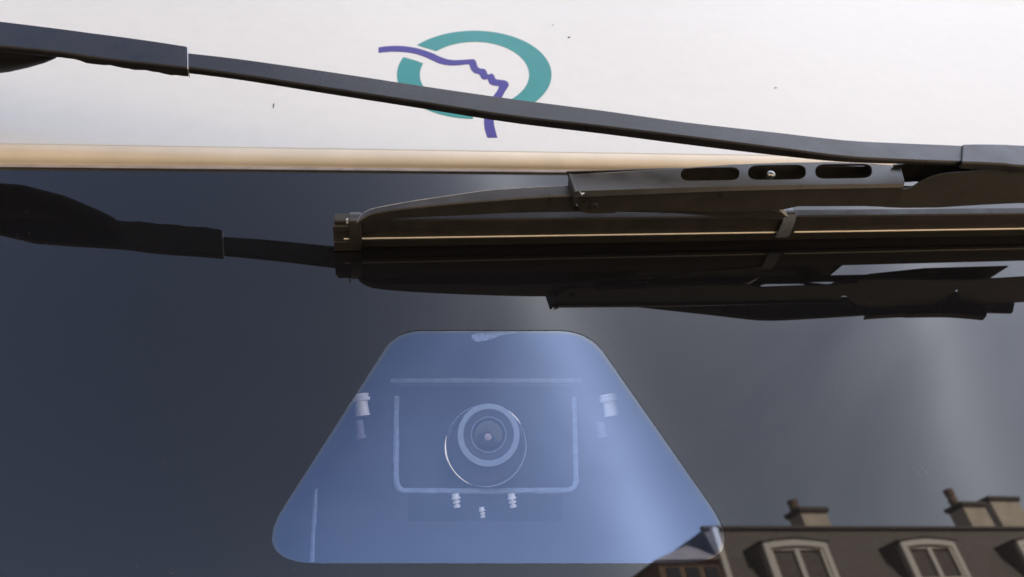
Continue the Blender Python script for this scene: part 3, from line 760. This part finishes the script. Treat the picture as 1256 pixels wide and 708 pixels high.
mb.add(v_, [[0, 1, 2, 3], [4, 0, 3, 7], [5, 4, 7, 6], [3, 2, 6, 7], [1, 5, 6, 2], [0, 4, 5, 1]])
roof = mb.go('roof', M['slate'], house, smooth=False)
mb = MB(); AX3 = (Eb, Nb, Vector((0, 0, 1)))
mb.box(B((S0 + S1) / 2, .02, ZR + .04), (S1 - S0 + .1, .16, .09), AX3); mb.go('ridge_capping', M['leadcap'], roof, bevel=.02)
mb = MB(); mb.box(B((SL + S1) / 2, SETB - 5.0, ZE / 2 - .05), (S1 - SL - .1, 9.8, ZE - .1), AX3); wall = mb.go('wall', M['stone'], house, bevel=.02)
mb = MB(); mb.box(B((SL + S1) / 2, SETB - .03, ZE - .1), (S1 - SL + .4, .7, .22), AX3); mb.go('cornice', M['stone'], house, bevel=.05)
def dormer(sc, zt, w, h):
    f = SETB - .18
    zb = zt - h
    mb = MB(); hw = w / 2 + .13
    # cheeks and little roof as one body
    prof = [(-hw, zb - .15), (hw, zb - .15), (hw, zt), (0, zt + .10), (-hw, zt)]
    mb.loft([[B(sc + s, f - .05, z) for s, z in prof], [B(sc + s, -1.2, z) for s, z in prof]]); d = mb.go('dormer', M['slate'], house, smooth=False)
    mb = MB()                                                # cap overhanging the front
    cap = [(-hw - .04, zt + .0), (0, zt + .11), (hw + .04, zt + .0), (hw + .04, zt - .05), (0, zt + .05), (-hw - .04, zt - .05)]
    mb.loft([[B(sc + s, f + .10, z) for s, z in cap], [B(sc + s, -.6, z) for s, z in cap]]); mb.go('dormer_cap', M['leadcap'], d, bevel=.015)
    mb = MB()                                                # white surround with a shallow arch
    o_ = [(-w / 2 - .07, zb - .1), (w / 2 + .07, zb - .1), (w / 2 + .07, zt - .07), (w * .3, zt - .01), (0, zt + .02), (-w * .3, zt - .01), (-w / 2 - .07, zt - .07)]
    i_ = [(-w / 2 + .10, zb), (w / 2 - .10, zb), (w / 2 - .10, zt - .20), (w * .2, zt - .15), (0, zt - .14), (-w * .2, zt - .15), (-w / 2 + .10, zt - .20)]
    fr_o = (B(sc, f, 0), Eb, Vector((0, 0, 1)), Nb)
    plate('window_surround', o_, [i_], fr_o, -.04, .07, M['whitewood'], d, bevel=.01)
    mb = MB()
    for s, ww in ((-w / 2 + .15, .08), (w / 2 - .15, .08), (0, .15)): mb.box(B(sc + s, f - .0, (zb + zt - .2) / 2), (ww, .06, zt - .2 - zb), AX3)
    for z in (zb + .05, zb + (h - .2) * .46, zt - .21): mb.box(B(sc, f - .012, z), (w - .2, .03, .05), AX3)
    mb.go('casement', M['whitewood'], d, bevel=.006)
    mb = MB(); mb.box(B(sc, f - .07, (zb + zt) / 2 - .05), (w - .16, .02, h - .12), AX3); mb.go('pane', M['pane'], d, smooth=False)
def dfac(x, y): return fac(x, y, -(SETB - .18))
sa, sb = dfac(943, 662)[0], dfac(1008, 662)[0]; zt = dfac(975, 660)[1]
sa2, sb2 = dfac(1103, 660)[0], dfac(1170, 660)[0]
print('dormers', sa, sb, sa2, sb2, zt, 'ZR', ZR)
wdm = (sb - sa + sb2 - sa2) / 2; c1, c2 = (sa + sb) / 2 - .12, (sa2 + sb2) / 2 - .14
for k in range(0, 6):
    if c1 + (c2 - c1) * k < S1 - 2: dormer(c1 + (c2 - c1) * k, zt - .08, wdm, 1.75)
for row, z in enumerate((.9, 3.9)):
    for k in range(-1, 6):
        s = c1 + (c2 - c1) * k
        if z + 2 < ZE - .3 and s < S1 - 1.5:
            fr_o = (B(s, SETB - .1, 0), Eb, Vector((0, 0, 1)), Nb)
            mb = MB(); mb.box(B(s, SETB - .1, z + .95), (1.25, .10, 1.95), AX3); wn = mb.go('window', M['pane'], house, smooth=False)
            plate('frame', [(-.68, z - .08), (.68, z - .08), (.68, z + 2.0), (-.68, z + 2.0)], [[(-.54, z + .05), (-.05, z + .05), (-.05, z + 1.88), (-.54, z + 1.88)], [(.05, z + .05), (.54, z + .05), (.54, z + 1.88), (.05, z + 1.88)]], fr_o, .02, .13, M['whitewood'], wn, smooth=False)
def chimney(x0, x1, y0, back, depth, pots, cap=True, m=None):
    s0, z0 = fac(x0, y0, back); s1, _ = fac(x1, y0, back)
    w = s1 - s0; c = (s0 + s1) / 2
    mb = MB(); mb.box(B(c, -back - depth / 2, (z0 + ZR - .8) / 2), (w, depth, z0 - ZR + .8), AX3); ch = mb.go('chimney', m or M['stone2'], roof, bevel=.02)
    mb = MB(); mb.box(B(c, -back - depth / 2, z0 + .06), (w + .16, depth + .16, .12), AX3)
    mb.box(B(c, -back - depth / 2, z0 - .02), (w + .09, depth + .09, .06), AX3); mb.go('chimney_cap', M['leadcap'], ch, bevel=.02)
    for fr_, hh in pots:
        mb = MB(); mb.lathe(B(s0 + w * fr_, -back - depth / 2, z0 + .12), (0, 0, 1), [(.13, 0), (.16, hh * .35), (.12, hh * .55), (.15, hh * .6), (.16, hh), (.10, hh), (.10, hh * .6)], 20); mb.go('chimney_pot', M['pot'], ch)
chimney(981, 1013, 627, .6, .55, [(.12, .32)])
chimney(1180, 1207, 620, .6, .6, [(.1, .55)])
chimney(1213, 1248, 613, 1.2, .6, [])
chimney(1300, 1345, 622, .6, 1.2, [(.3, .4), (.6, .4)])

# hipped pavilion at the near end of the roof
def pavilion():
    pf_ = lambda x, y: fac(x, y, -1.3)
    sL, zL = pf_(806, 689); sR, _ = pf_(884, 689); _, zT = pf_(858, 656); c = pf_(862, 660)[0]
    sR = max(sR, c + .3)
    mb = MB(); mb.add([B(sL - .12, 1.42, zL), B(sR + .1, 1.42, zL), B(sR + .1, -1.2, zL), B(sL - .12, -1.2, zL), B(c, .6, zT), B(sR - .1, -.9, zT), B(c, -.9, zT)],
        [[0, 1, 4], [1, 2, 5, 4], [2, 3, 6, 5], [3, 0, 4, 6], [4, 5, 6], [0, 3, 2, 1]])
    pv = mb.go('pavilion_roof', M['pavroof'], house, smooth=False)
    mb = MB(); mb.box(B((sL + sR) / 2, .35, zL - 1.6), (sR - sL, 1.9, 3.19), AX3); mb.go('pavilion_wall', M['pavwall'], pv, smooth=False)
    for f in (.06, .36, .66):
        mb = MB(); mb.box(B(sL + (sR - sL) * (f + .14), 1.31, zL - .9), ((sR - sL) * .2, .06, 1.5), AX3); mb.go('pavilion_window', M['pane'], pv, smooth=False)
    mb = MB(); mb.box(B(sR + .02, 1.36, zL - .75 + .35), (.16, .16, 2.3), AX3); mb.go('corner_post', M['whitewood'], pv, bevel=.01)
M['pavroof'] = mat('brown_tile', (.30, .23, .17), .7, var=.2, vscale=4)  # pavilion roof, a lighter brown than the main slate
M['pavwall'] = mat('brown_render', (.26, .17, .11), .8, var=.15, vscale=3)
pavilion()
